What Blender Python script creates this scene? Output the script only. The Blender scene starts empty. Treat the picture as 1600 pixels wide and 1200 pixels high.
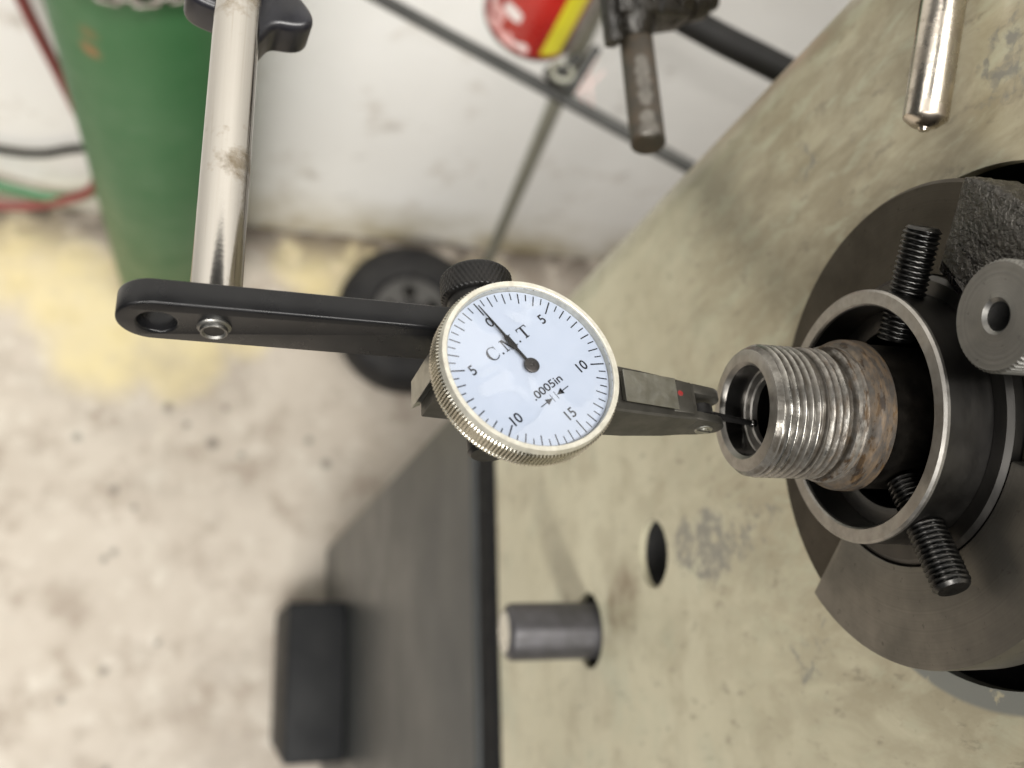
import bpy, bmesh, math, random
from mathutils import Matrix, Vector, noise
random.seed(7)
scene = bpy.context.scene
COL = scene.collection
rad = math.radians

# ------------------------------------------------------------------ camera, world, lamps, exposure
cam_d = bpy.data.cameras.new('camera')
cam = bpy.data.objects.new('camera', cam_d); COL.objects.link(cam)
_c0 = Vector((0.9595834, -0.0253840, 0.2802773)); _c1 = Vector((0.0527771, -0.9620222, -0.2678205)); _c2 = Vector((0.2764313, 0.2717883, -0.9218009))
_m = Matrix((_c0, -_c1, -_c2)).transposed().to_4x4()
_m.translation = Vector((-0.10008, -0.04659, 0.16779))
cam.matrix_world = _m
cam_d.sensor_fit = 'HORIZONTAL'; cam_d.sensor_width = 36.0; cam_d.lens = 33.3
cam_d.clip_start = 0.01; cam_d.clip_end = 60
cam_d.dof.use_dof = True; cam_d.dof.focus_distance = 0.186; cam_d.dof.aperture_fstop = 12.0
scene.camera = cam

world = bpy.data.worlds.new('World'); scene.world = world; world.use_nodes = True
bg = world.node_tree.nodes['Background']
bg.inputs['Color'].default_value = (0.93, 0.97, 1.0, 1); bg.inputs['Strength'].default_value = 0.05

def area(name, loc, target, sx, sy, energy, color):
    l = bpy.data.lights.new(name, 'AREA'); l.shape = 'RECTANGLE'; l.size = sx; l.size_y = sy; l.energy = energy; l.color = color
    o = bpy.data.objects.new(name, l); COL.objects.link(o)
    o.location = loc
    o.rotation_euler = (Vector(target) - Vector(loc)).to_track_quat('-Z', 'Y').to_euler()
    return o
TUBE = (1.0, 0.975, 0.93)
area('ceiling_tube_light', (-1.5, -2.4, 2.2), (-0.1, 0.4, -0.9), 2.4, 0.30, 165, TUBE)
area('ceiling_tube_light', (0.45, -0.45, 2.6), (0.15, 0.65, -0.5), 2.4, 0.30, 125, TUBE)
area('ceiling_tube_light', (-3.2, -0.2, 2.3), (0.0, 0.1, -0.9), 0.30, 2.4, 26, TUBE)

vs = scene.view_settings
cy = scene.cycles; cy.max_bounces = 6; cy.diffuse_bounces = 3; cy.glossy_bounces = 3; cy.transparent_max_bounces = 6
vs.view_transform = 'Standard'; vs.look = 'None'; vs.exposure = 0.10; vs.gamma = 1.0

# ------------------------------------------------------------------ material helpers
def new_mat(name):
    m = bpy.data.materials.new(name); m.use_nodes = True
    nt = m.node_tree; b = nt.nodes['Principled BSDF']
    return m, nt, b
def nd(nt, typ, **kw):
    n = nt.nodes.new(typ)
    for k, v in kw.items():
        if k in n.inputs.keys() if hasattr(n.inputs, 'keys') else False: n.inputs[k].default_value = v
        else: setattr(n, k, v)
    return n
def coords(nt, scale=(1, 1, 1)):
    t = nt.nodes.new('ShaderNodeTexCoord'); mp = nt.nodes.new('ShaderNodeMapping')
    mp.inputs['Scale'].default_value = scale
    nt.links.new(t.outputs['Object'], mp.inputs['Vector']); return mp.outputs['Vector']
def noise_fac(nt, vec, scale, lo, hi, detail=4, rough=0.6, dist=0.0):
    n = nt.nodes.new('ShaderNodeTexNoise'); n.inputs['Scale'].default_value = scale; n.inputs['Detail'].default_value = detail
    n.inputs['Roughness'].default_value = rough; n.inputs['Distortion'].default_value = dist
    nt.links.new(vec, n.inputs['Vector'])
    r = nt.nodes.new('ShaderNodeMapRange'); r.inputs['From Min'].default_value = lo; r.inputs['From Max'].default_value = hi
    nt.links.new(n.outputs['Fac'], r.inputs['Value']); return r.outputs['Result']
def mix(nt, fac, a, b, blend='MIX'):
    m = nt.nodes.new('ShaderNodeMix'); m.data_type = 'RGBA'; m.blend_type = blend
    for s, v in ((m.inputs[0], fac), (m.inputs[6], a), (m.inputs[7], b)):
        if isinstance(v, (tuple, list)): s.default_value = (*v[:3], 1)
        elif isinstance(v, (int, float)): s.default_value = v
        else: nt.links.new(v, s)
    return m.outputs[2]
def mth(nt, op, a, b=None, c=None):
    m = nt.nodes.new('ShaderNodeMath'); m.operation = op
    for i, v in enumerate((a, b, c)):
        if v is None: continue
        if isinstance(v, (int, float)): m.inputs[i].default_value = v
        else: nt.links.new(v, m.inputs[i])
    return m.outputs[0]
def spot(nt, center, r0, r1):
    """1 inside r0, 0 outside r1, distance measured in object space from a fixed place on the thing"""
    t = nt.nodes.new('ShaderNodeTexCoord'); v = nt.nodes.new('ShaderNodeVectorMath'); v.operation = 'DISTANCE'
    nt.links.new(t.outputs['Object'], v.inputs[0]); v.inputs[1].default_value = center
    r = nt.nodes.new('ShaderNodeMapRange'); r.inputs['From Min'].default_value = r1; r.inputs['From Max'].default_value = r0
    r.interpolation_type = 'SMOOTHSTEP'
    nt.links.new(v.outputs['Value'], r.inputs['Value']); return r.outputs['Result']
def bump(nt, b, height, strength=0.3, dist=0.001):
    n = nt.nodes.new('ShaderNodeBump'); n.inputs['Strength'].default_value = strength; n.inputs['Distance'].default_value = dist
    nt.links.new(height, n.inputs['Height']); nt.links.new(n.outputs['Normal'], b.inputs['Normal'])
def setc(nt, b, c):
    if isinstance(c, (tuple, list)): b.inputs['Base Color'].default_value = (*c[:3], 1)
    else: nt.links.new(c, b.inputs['Base Color'])
def setr(nt, b, r):
    if isinstance(r, (int, float)): b.inputs['Roughness'].default_value = r
    else: nt.links.new(r, b.inputs['Roughness'])
def rng(nt, v, lo, hi):
    r = nt.nodes.new('ShaderNodeMapRange'); r.inputs['To Min'].default_value = lo; r.inputs['To Max'].default_value = hi
    nt.links.new(v, r.inputs['Value']); return r.outputs['Result']

def worn(name, c1, c2, metal=0.0, rough=(0.3, 0.5), scale=200, contrast=(0.35, 0.65), bmp=0.1, stretch=(1, 1, 1), bscale=None, bdist=0.0003, spec=0.5):
    m, nt, b = new_mat(name); v = coords(nt, stretch)
    f = noise_fac(nt, v, scale, *contrast)
    setc(nt, b, mix(nt, f, c1, c2)); b.inputs['Metallic'].default_value = metal; b.inputs['Specular IOR Level'].default_value = spec
    setr(nt, b, rng(nt, noise_fac(nt, v, scale * 1.7, 0.3, 0.7), *rough))
    bump(nt, b, noise_fac(nt, v, bscale or scale * 3, 0.2, 0.8), bmp, bdist)
    return m

M = {}
M['black_enamel'] = worn('black_enamel', (0.004, 0.004, 0.0045), (0.007, 0.007, 0.0075), 0, (0.24, 0.36), 90, bmp=0.03, bdist=0.0001, spec=0.25)
M['black_oxide'] = worn('black_oxide', (0.004, 0.004, 0.004), (0.011, 0.010, 0.0095), 0.0, (0.32, 0.5), 220, bmp=0.08, bdist=0.0001, spec=0.25)
M['plastic_black'] = worn('plastic_black', (0.006, 0.006, 0.008), (0.011, 0.011, 0.015), 0, (0.28, 0.4), 150, bmp=0.05, bdist=0.0001)
M['nickel'] = worn('nickel', (0.62, 0.60, 0.53), (0.52, 0.50, 0.43), 1, (0.22, 0.36), 400, bmp=0.04, bdist=0.00005)
M['satin_ring'] = worn('satin_ring', (0.68, 0.66, 0.58), (0.56, 0.54, 0.47), 0.85, (0.42, 0.55), 500, bmp=0.03, bdist=0.00005)
M['body_steel'] = worn('body_steel', (0.36, 0.36, 0.335), (0.27, 0.268, 0.245), 1, (0.30, 0.42), 260, bmp=0.1, bdist=0.0001)
M['dark_satin'] = worn('dark_satin', (0.040, 0.038, 0.032), (0.062, 0.058, 0.05), 0.7, (0.38, 0.55), 160, bmp=0.08, bdist=0.0001)
M['needle_black'] = worn('needle_black', (0.003, 0.003, 0.0032), (0.005, 0.005, 0.005), 0, (0.5, 0.65), 300, spec=0.12)
M['hub_bronze'] = worn('hub_bronze', (0.055, 0.05, 0.046), (0.035, 0.032, 0.03), 0.9, (0.35, 0.5), 900)
M['ink'] = worn('ink', (0.004, 0.004, 0.006), (0.007, 0.007, 0.009), 0, (0.6, 0.8), 400, spec=0.05)
M['red_paint'] = worn('red_paint', (0.20, 0.008, 0.008), (0.12, 0.006, 0.006), 0, (0.4, 0.5), 900)
M['groove_black'] = worn('groove_black', (0.006, 0.006, 0.006), (0.012, 0.011, 0.010), 0.0, (0.6, 0.8), 300)

def m_dial():
    m, nt, b = new_mat('dial_white'); v = coords(nt)
    f = noise_fac(nt, v, 120, 0.4, 0.7, 3, 0.5)
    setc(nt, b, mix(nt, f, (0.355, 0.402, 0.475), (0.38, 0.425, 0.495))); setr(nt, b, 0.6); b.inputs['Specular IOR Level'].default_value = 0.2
    return m
M['dial_white'] = m_dial()

def m_crystal():
    m = bpy.data.materials.new('crystal_acrylic'); m.use_nodes = True; nt = m.node_tree
    for n in list(nt.nodes): nt.nodes.remove(n)
    out = nt.nodes.new('ShaderNodeOutputMaterial')
    tr = nt.nodes.new('ShaderNodeBsdfTransparent'); tr.inputs['Color'].default_value = (0.99, 0.99, 1.0, 1)
    gl = nt.nodes.new('ShaderNodeBsdfGlossy'); gl.inputs['Roughness'].default_value = 0.04
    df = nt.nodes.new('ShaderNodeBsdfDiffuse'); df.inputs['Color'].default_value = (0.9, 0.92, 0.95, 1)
    fr = nt.nodes.new('ShaderNodeFresnel'); fr.inputs['IOR'].default_value = 1.22
    v = coords(nt)
    cloud_refl = noise_fac(nt, v, 62, 0.50, 0.545, 2, 0.4, 1.2)       # pale cloudy reflections on the crystal, painted as a diffuse film
    cloud_refl = mth(nt, 'MULTIPLY', cloud_refl, 0.04)
    m1 = nt.nodes.new('ShaderNodeMixShader'); m2 = nt.nodes.new('ShaderNodeMixShader')
    nt.links.new(cloud_refl, m1.inputs[0]); nt.links.new(tr.outputs[0], m1.inputs[1]); nt.links.new(df.outputs[0], m1.inputs[2])
    nt.links.new(fr.outputs[0], m2.inputs[0]); nt.links.new(m1.outputs[0], m2.inputs[1]); nt.links.new(gl.outputs[0], m2.inputs[2])
    nt.links.new(m2.outputs[0], out.inputs['Surface'])
    return m
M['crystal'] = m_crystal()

def m_rod():
    m, nt, b = new_mat('polished_rod'); v = coords(nt, (1, 0.25, 1)); v2 = coords(nt)
    stain = noise_fac(nt, v2, 60, 0.52, 0.68, 5, 0.7)
    setc(nt, b, mix(nt, stain, (0.41, 0.388, 0.355), (0.23, 0.19, 0.135))); b.inputs['Metallic'].default_value = 1
    setr(nt, b, rng(nt, stain, 0.11, 0.40))
    bump(nt, b, noise_fac(nt, v2, 900, 0.3, 0.7), 0.05, 0.00005)
    return m
M['polished_rod'] = m_rod()

def m_barrel():
    m, nt, b = new_mat('barrel_steel'); v = coords(nt)
    t = nt.nodes.new('ShaderNodeTexCoord'); sx = nt.nodes.new('ShaderNodeSeparateXYZ'); nt.links.new(t.outputs['Object'], sx.inputs[0])
    zone = nt.nodes.new('ShaderNodeMapRange'); zone.inputs['From Min'].default_value = 0.003; zone.inputs['From Max'].default_value = 0.0165
    nt.links.new(sx.outputs['X'], zone.inputs['Value'])
    n1 = noise_fac(nt, coords(nt, (2.2, 0.55, 0.55)), 300, 0.34, 0.58, 6, 0.7)
    z2 = nt.nodes.new('ShaderNodeMapRange'); z2.inputs['From Min'].default_value = 0.0165; z2.inputs['From Max'].default_value = 0.0205; z2.inputs['To Max'].default_value = 0.9
    nt.links.new(sx.outputs['X'], z2.inputs['Value'])
    rust = mth(nt, 'MAXIMUM', mth(nt, 'MULTIPLY', n1, zone.outputs['Result']), z2.outputs['Result'])
    f2 = noise_fac(nt, v, 700, 0.35, 0.7)
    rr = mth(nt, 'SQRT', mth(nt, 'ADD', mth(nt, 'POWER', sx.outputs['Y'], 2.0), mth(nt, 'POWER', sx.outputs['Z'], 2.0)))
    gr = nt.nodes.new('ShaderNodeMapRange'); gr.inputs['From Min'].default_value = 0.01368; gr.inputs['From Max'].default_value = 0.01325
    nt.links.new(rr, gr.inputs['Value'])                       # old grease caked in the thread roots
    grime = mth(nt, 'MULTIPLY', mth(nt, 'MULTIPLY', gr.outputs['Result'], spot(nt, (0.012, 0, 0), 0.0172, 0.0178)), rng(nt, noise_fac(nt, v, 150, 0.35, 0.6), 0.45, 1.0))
    steel = mix(nt, f2, (0.33, 0.318, 0.295), (0.20, 0.19, 0.172))
    rc = mix(nt, noise_fac(nt, coords(nt, (2.6, 0.5, 0.5)), 420, 0.42, 0.66, 5, 0.65), (0.018, 0.012, 0.008), (0.080, 0.048, 0.021)); b.inputs['Specular IOR Level'].default_value = 0.25
    col = mix(nt, rust, steel, rc)
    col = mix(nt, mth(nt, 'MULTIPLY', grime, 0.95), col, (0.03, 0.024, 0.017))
    setc(nt, b, col)
    nt.links.new(mth(nt, 'SUBTRACT', 1.0, mth(nt, 'MAXIMUM', mth(nt, 'MULTIPLY', rust, 0.85), mth(nt, 'MULTIPLY', grime, 0.7))), b.inputs['Metallic'])
    setr(nt, b, rng(nt, rust, 0.25, 0.58))
    bump(nt, b, f2, 0.3, 0.0001)
    return m
M['barrel_steel'] = m_barrel()
M['bored_steel'] = worn('bored_steel', (0.17, 0.165, 0.16), (0.14, 0.135, 0.13), 1, (0.20, 0.26), 60, bmp=0.0, bdist=0.0001)
M['dark_barrel'] = worn('dark_barrel', (0.03, 0.027, 0.024), (0.055, 0.048, 0.04), 1.0, (0.4, 0.55), 200, bmp=0.1)
M['rim_steel'] = worn('rim_steel', (0.36, 0.345, 0.32), (0.27, 0.255, 0.235), 1, (0.34, 0.48), 300, bmp=0.1, bdist=0.0001)
M['blued'] = worn('blued_collar', (0.050, 0.048, 0.046), (0.078, 0.074, 0.068), 1.0, (0.30, 0.44), 90, stretch=(0.3, 1, 1), bmp=0.06, bdist=0.0001)
M['screw_black'] = worn('screw_black', (0.03, 0.03, 0.03), (0.06, 0.058, 0.055), 1.0, (0.25, 0.42), 500, bmp=0.1, bdist=0.0001)

def m_turned(name, c1, c2, metal=1.0, rough=(0.36, 0.5), rings=1800, amount=0.35):
    m, nt, b = new_mat(name)
    t = nt.nodes.new('ShaderNodeTexCoord'); vm = nt.nodes.new('ShaderNodeSeparateXYZ'); nt.links.new(t.outputs['Object'], vm.inputs[0])
    r2 = mth(nt, 'SQRT', mth(nt, 'ADD', mth(nt, 'POWER', vm.outputs['X'], 2.0), mth(nt, 'POWER', vm.outputs['Y'], 2.0)))
    ns = nt.nodes.new('ShaderNodeTexNoise'); ns.noise_dimensions = '1D'; ns.inputs['Scale'].default_value = rings; ns.inputs['Detail'].default_value = 3
    nt.links.new(r2, ns.inputs['W'])                            # concentric tool marks left by facing
    v = coords(nt); f = noise_fac(nt, v, 90, 0.3, 0.7); nick = noise_fac(nt, v, 420, 0.63, 0.70, 4, 0.6)
    col = mix(nt, f, c1, c2)
    col = mix(nt, mth(nt, 'MULTIPLY', ns.outputs['Fac'], amount), col, tuple(c * 0.55 for c in c2))
    col = mix(nt, mth(nt, 'MULTIPLY', nick, 0.5), col, tuple(c * 0.4 for c in c2))
    setc(nt, b, col); b.inputs['Metallic'].default_value = metal
    setr(nt, b, rng(nt, f, *rough)); bump(nt, b, mth(nt, 'SUBTRACT', ns.outputs['Fac'], nick), 0.25, 0.0001)
    return m
M['turned_steel'] = m_turned('turned_steel', (0.27, 0.265, 0.25), (0.185, 0.18, 0.17))
M['flange_dark'] = m_turned('flange_dark', (0.075, 0.066, 0.054), (0.055, 0.048, 0.038), 1.0, (0.38, 0.52), 2600)
M['flange_grey'] = m_turned('flange_grey', (0.22, 0.208, 0.186), (0.155, 0.147, 0.13), 1.0, (0.38, 0.50), 2200)
M['cast_rough'] = worn('cast_rough', (0.07, 0.066, 0.061), (0.11, 0.104, 0.095), 1.0, (0.24, 0.38), 500, bmp=1.0, bscale=800, bdist=0.0008)

def m_cream():
    m, nt, b = new_mat('cream_machine_paint'); v = coords(nt); vs_ = coords(nt, (1, 1, 0.45))
    base = mix(nt, noise_fac(nt, v, 14, 0.35, 0.7, 4), (0.475, 0.446, 0.33), (0.395, 0.368, 0.262))
    up = spot(nt, (0.058, 0.06, 0.03), 0.06, 0.26)               # mottled oily dirt by the spindle; also masks a painted fall-off of light
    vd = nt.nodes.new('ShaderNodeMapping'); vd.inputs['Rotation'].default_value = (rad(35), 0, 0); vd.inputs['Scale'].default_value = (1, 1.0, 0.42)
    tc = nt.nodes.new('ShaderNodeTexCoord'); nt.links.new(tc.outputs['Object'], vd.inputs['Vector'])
    base = mix(nt, mth(nt, 'MULTIPLY', noise_fac(nt, v, 34, 0.50, 0.70, 5, 0.65, 0.4), 0.55), base, (0.235, 0.20, 0.13))
    base = mix(nt, mth(nt, 'MULTIPLY', noise_fac(nt, v, 21, 0.54, 0.70, 5, 0.6), 0.55), base, (0.33, 0.35, 0.265))
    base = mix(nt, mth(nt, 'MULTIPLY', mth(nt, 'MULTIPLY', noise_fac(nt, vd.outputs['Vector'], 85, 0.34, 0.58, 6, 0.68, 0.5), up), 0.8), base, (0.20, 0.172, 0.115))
    base = mix(nt, mth(nt, 'MULTIPLY', up, 0.35), base, (0.24, 0.20, 0.12))  # dimmer light toward the top of the panel, painted as a darker tint
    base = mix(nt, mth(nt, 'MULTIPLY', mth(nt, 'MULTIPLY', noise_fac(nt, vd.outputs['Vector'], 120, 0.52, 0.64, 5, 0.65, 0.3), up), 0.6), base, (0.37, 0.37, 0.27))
    base = mix(nt, mth(nt, 'MULTIPLY', noise_fac(nt, vs_, 190, 0.58, 0.66, 5, 0.7), 0.5), base, (0.14, 0.12, 0.085))
    # chipped through to grey primer at fixed places on the casting
    chips = None
    for cpt, r0, r1, g in (((0.058, -0.0118, -0.147), 0.006, 0.017, 1.1), ((0.058, -0.013, -0.127), 0.009, 0.022, 1.15), ((0.058, -0.012, -0.106), 0.003, 0.028, 0.85), ((0.058, -0.0095, -0.090), 0.002, 0.02, 0.75), ((0.058, -0.050, -0.076), 0.004, 0.026, 0.74), ((0.058, 0.076, 0.026), 0.003, 0.022, 0.9), ((0.058, 0.0916, -0.049), 0.002, 0.016, 0.72), ((0.058, 0.088, -0.025), 0.002, 0.014, 0.66)):
        s = mth(nt, 'MULTIPLY', spot(nt, cpt, r0, r1), g)
        chips = s if chips is None else mth(nt, 'MAXIMUM', chips, s)
    nn = noise_fac(nt, v, 210, 0.25, 0.75, 6, 0.68, 0.3)
    cf = nt.nodes.new('ShaderNodeMapRange'); cf.inputs['From Min'].default_value = 0.98; cf.inputs['From Max'].default_value = 1.26
    nt.links.new(mth(nt, 'ADD', mth(nt, 'MULTIPLY', chips, 0.62), nn), cf.inputs['Value'])
    base = mix(nt, mth(nt, 'MULTIPLY', cf.outputs['Result'], 0.85), base, (0.165, 0.16, 0.14))
    # grey primer ring scraped bare round the spindle bore
    ring = mth(nt, 'MULTIPLY', mth(nt, 'MULTIPLY', spot(nt, (0.058, 0, 0), 0.0614, 0.0628), spot(nt, (0.058, -0.07, 0.0), 0.055, 0.062)), noise_fac(nt, v, 160, 0.30, 0.36, 6, 0.6))
    base = mix(nt, ring, base, (0.15, 0.155, 0.14))
    # oil run below the two holes
    run = mth(nt, 'MULTIPLY', mth(nt, 'MAXIMUM', spot(nt, (0.058, -0.026, -0.205), 0.006, 0.022), spot(nt, (0.058, -0.03, -0.216), 0.004, 0.014)), noise_fac(nt, v, 60, 0.3, 0.6))
    base = mix(nt, mth(nt, 'MULTIPLY', run, 0.85), base, (0.15, 0.11, 0.065))
    setc(nt, b, base); setr(nt, b, rng(nt, nn, 0.26, 0.5))
    bump(nt, b, mth(nt, 'SUBTRACT', noise_fac(nt, v, 80, 0.2, 0.8), mth(nt, 'MULTIPLY', cf.outputs['Result'], 0.4)), 0.18, 0.0006)
    return m
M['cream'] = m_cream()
M['pedestal_grey'] = worn('pedestal_grey', (0.047, 0.050, 0.051), (0.038, 0.040, 0.039), 0.0, (0.30, 0.45), 7, contrast=(0.25, 0.75), bmp=0.05, bscale=60, spec=0.3)
M['foot_grey'] = worn('foot_grey', (0.010, 0.0105, 0.0115), (0.017, 0.0175, 0.018), 0.0, (0.5, 0.65), 20, bmp=0.05, spec=0.2)
M['strip_black'] = worn('strip_black', (0.004, 0.005, 0.007), (0.007, 0.008, 0.010), 0.0, (0.6, 0.75), 40, spec=0.1)
M['pin_grey'] = worn('pin_grey', (0.085, 0.082, 0.088), (0.06, 0.058, 0.06), 0.6, (0.35, 0.5), 160)
M['pin_end'] = worn('pin_end', (0.62, 0.60, 0.53), (0.50, 0.48, 0.42), 0.5, (0.22, 0.36), 160)  # pale tone: the highlight on the pin's end, put into its colour

def m_floor():
    m, nt, b = new_mat('worn_concrete'); v = coords(nt)
    base = mix(nt, noise_fac(nt, v, 5, 0.3, 0.7, 6), (0.53, 0.475, 0.405), (0.445, 0.39, 0.325))
    base = mix(nt, mth(nt, 'MULTIPLY', noise_fac(nt, v, 13, 0.50, 0.68, 5, 0.65), 0.7), base, (0.27, 0.215, 0.165))
    base = mix(nt, mth(nt, 'MULTIPLY', noise_fac(nt, v, 30, 0.54, 0.70, 6, 0.6), 0.5), base, (0.66, 0.62, 0.54))
    # worn remains of a yellow painted line, with ragged edges
    wob = noise_fac(nt, v, 16, 0.2, 0.8, 6, 0.65)
    pts = (((-0.38, 0.56, -1.45), 0.05, 0.13), ((-0.31, 0.47, -1.45), 0.06, 0.14), ((-0.20, 0.45, -1.45), 0.05, 0.11), ((-0.46, 0.60, -1.45), 0.05, 0.12), ((0.0, 0.64, -1.45), 0.03, 0.09), ((0.09, 0.66, -1.45), 0.03, 0.08), ((0.39, 0.56, -1.45), 0.03, 0.09), ((-0.10, 0.50, -1.45), 0.02, 0.08), ((0.05, 0.58, -1.45), 0.03, 0.10), ((0.33, 0.62, -1.45), 0.03, 0.09))
    y = None
    for p, r0, r1 in pts:
        s = spot(nt, p, r0, r1); y = s if y is None else mth(nt, 'MAXIMUM', y, s)
    yf = nt.nodes.new('ShaderNodeMapRange'); yf.inputs['From Min'].default_value = 0.38; yf.inputs['From Max'].default_value = 1.2
    nt.links.new(mth(nt, 'ADD', mth(nt, 'MULTIPLY', y, 0.75), mth(nt, 'MULTIPLY', wob, 0.5)), yf.inputs['Value'])
    base = mix(nt, mth(nt, 'MULTIPLY', yf.outputs['Result'], 0.75), base, (0.70, 0.585, 0.27))
    # oil spots
    dots = None
    for x, yy, r in ((-0.345, 0.302, .009), (-0.211, 0.358, .010), (-0.137, 0.299, .012), (-0.288, 0.109, .007), (-0.275, -0.059, .008), (-0.275, 0.12, .007), (-0.283, 0.218, .009), (-0.25, 0.19, .006), (-0.18, 0.33, .007), (-0.12, 0.36, .006), (-0.09, 0.28, .007), (-0.33, -0.10, .006), (-0.2, -0.02, .006), (-0.26, -0.2, .007), (0.02, 0.31, .008), (0.05, 0.27, .010)):
        s = spot(nt, (x, yy, -1.45), r * 0.3, r * 1.25); dots = s if dots is None else mth(nt, 'MAXIMUM', dots, s)
    base = mix(nt, mth(nt, 'MULTIPLY', dots, 0.72), base, (0.11, 0.10, 0.085))
    grime = mth(nt, 'MULTIPLY', noise_fac(nt, v, 6, 0.52, 0.74, 6, 0.7), 0.5)
    base = mix(nt, grime, base, (0.27, 0.23, 0.19))
    # dirt gathered along the foot of the wall
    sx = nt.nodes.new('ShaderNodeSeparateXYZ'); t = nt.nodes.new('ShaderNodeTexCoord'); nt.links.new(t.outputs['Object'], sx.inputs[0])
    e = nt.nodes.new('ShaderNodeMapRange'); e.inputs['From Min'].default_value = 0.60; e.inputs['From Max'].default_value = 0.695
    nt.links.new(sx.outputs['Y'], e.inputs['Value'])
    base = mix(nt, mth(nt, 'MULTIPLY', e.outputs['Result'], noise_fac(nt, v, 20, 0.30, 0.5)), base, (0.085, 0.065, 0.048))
    setc(nt, b, base); setr(nt, b, rng(nt, noise_fac(nt, v, 20, 0.3, 0.7), 0.45, 0.75))
    bump(nt, b, noise_fac(nt, v, 60, 0.2, 0.8), 0.3, 0.002)
    return m
M['floor'] = m_floor()

def m_wall():
    m, nt, b = new_mat('painted_wall'); v = coords(nt)
    base = mix(nt, noise_fac(nt, v, 4, 0.3, 0.7, 5), (0.90, 0.89, 0.865), (0.86, 0.845, 0.815))
    base = mix(nt, mth(nt, 'MULTIPLY', noise_fac(nt, v, 9, 0.58, 0.72, 5, 0.65), 0.5), base, (0.47, 0.40, 0.32))
    base = mix(nt, mth(nt, 'MULTIPLY', noise_fac(nt, v, 18, 0.64, 0.74, 6, 0.6), 0.45), base, (0.36, 0.35, 0.35))
    sx = nt.nodes.new('ShaderNodeSeparateXYZ'); t = nt.nodes.new('ShaderNodeTexCoord'); nt.links.new(t.outputs['Object'], sx.inputs[0])
    e = nt.nodes.new('ShaderNodeMapRange'); e.inputs['From Min'].default_value = -1.28; e.inputs['From Max'].default_value = -1.44
    nt.links.new(sx.outputs['Z'], e.inputs['Value'])
    base = mix(nt, mth(nt, 'MULTIPLY', e.outputs['Result'], noise_fac(nt, v, 8, 0.25, 0.6)), base, (0.40, 0.34, 0.20))
    setc(nt, b, base); setr(nt, b, 0.6); bump(nt, b, noise_fac(nt, v, 40, 0.2, 0.8), 0.25, 0.002)
    return m
M['wall'] = m_wall()

def m_green():
    m, nt, b = new_mat('green_cylinder_paint'); v = coords(nt)
    base = mix(nt, noise_fac(nt, v, 8, 0.3, 0.7, 5), (0.030, 0.115, 0.038), (0.048, 0.140, 0.055))
    base = mix(nt, mth(nt, 'MULTIPLY', noise_fac(nt, v, 25, 0.60, 0.72), 0.4), base, (0.09, 0.18, 0.095))
    rust = mth(nt, 'MULTIPLY', mth(nt, 'MAXIMUM', spot(nt, (-0.252, 0.497, -0.672), 0.006, 0.017), mth(nt, 'MULTIPLY', spot(nt, (-0.25, 0.497, -0.645), 0.004, 0.016), 0.5)), noise_fac(nt, v, 60, 0.25, 0.5))
    base = mix(nt, rust, base, (0.24, 0.12, 0.045))
    setc(nt, b, base); setr(nt, b, rng(nt, noise_fac(nt, v, 30, 0.3, 0.7), 0.4, 0.55))
    return m
M['green'] = m_green()
M['chain_zinc'] = worn('chain_zinc', (0.28, 0.265, 0.235), (0.17, 0.155, 0.13), 0.9, (0.35, 0.5), 120)
M['hose_red'] = worn('hose_red', (0.24, 0.05, 0.045), (0.18, 0.04, 0.036), 0, (0.5, 0.6), 30)
M['hose_green'] = worn('hose_green', (0.07, 0.20, 0.10), (0.09, 0.25, 0.12), 0, (0.5, 0.6), 30)
M['cable_black'] = worn('cable_black', (0.008, 0.008, 0.0075), (0.013, 0.0125, 0.012), 0, (0.5, 0.6), 30, spec=0.15)
M['tyre'] = worn('tyre_rubber', (0.013, 0.0125, 0.013), (0.024, 0.023, 0.022), 0, (0.6, 0.75), 25, bmp=0.2, bscale=90, spec=0.25)
M['hub_grey'] = worn('hub_grey', (0.070, 0.067, 0.062), (0.045, 0.043, 0.04), 0.1, (0.4, 0.55), 30)
M['stand_grey'] = worn('stand_grey', (0.30, 0.30, 0.25), (0.24, 0.24, 0.20), 0.3, (0.35, 0.5), 25)
M['rod_dark'] = worn('rod_dark', (0.026, 0.026, 0.024), (0.04, 0.04, 0.036), 0.2, (0.4, 0.5), 25)

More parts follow.
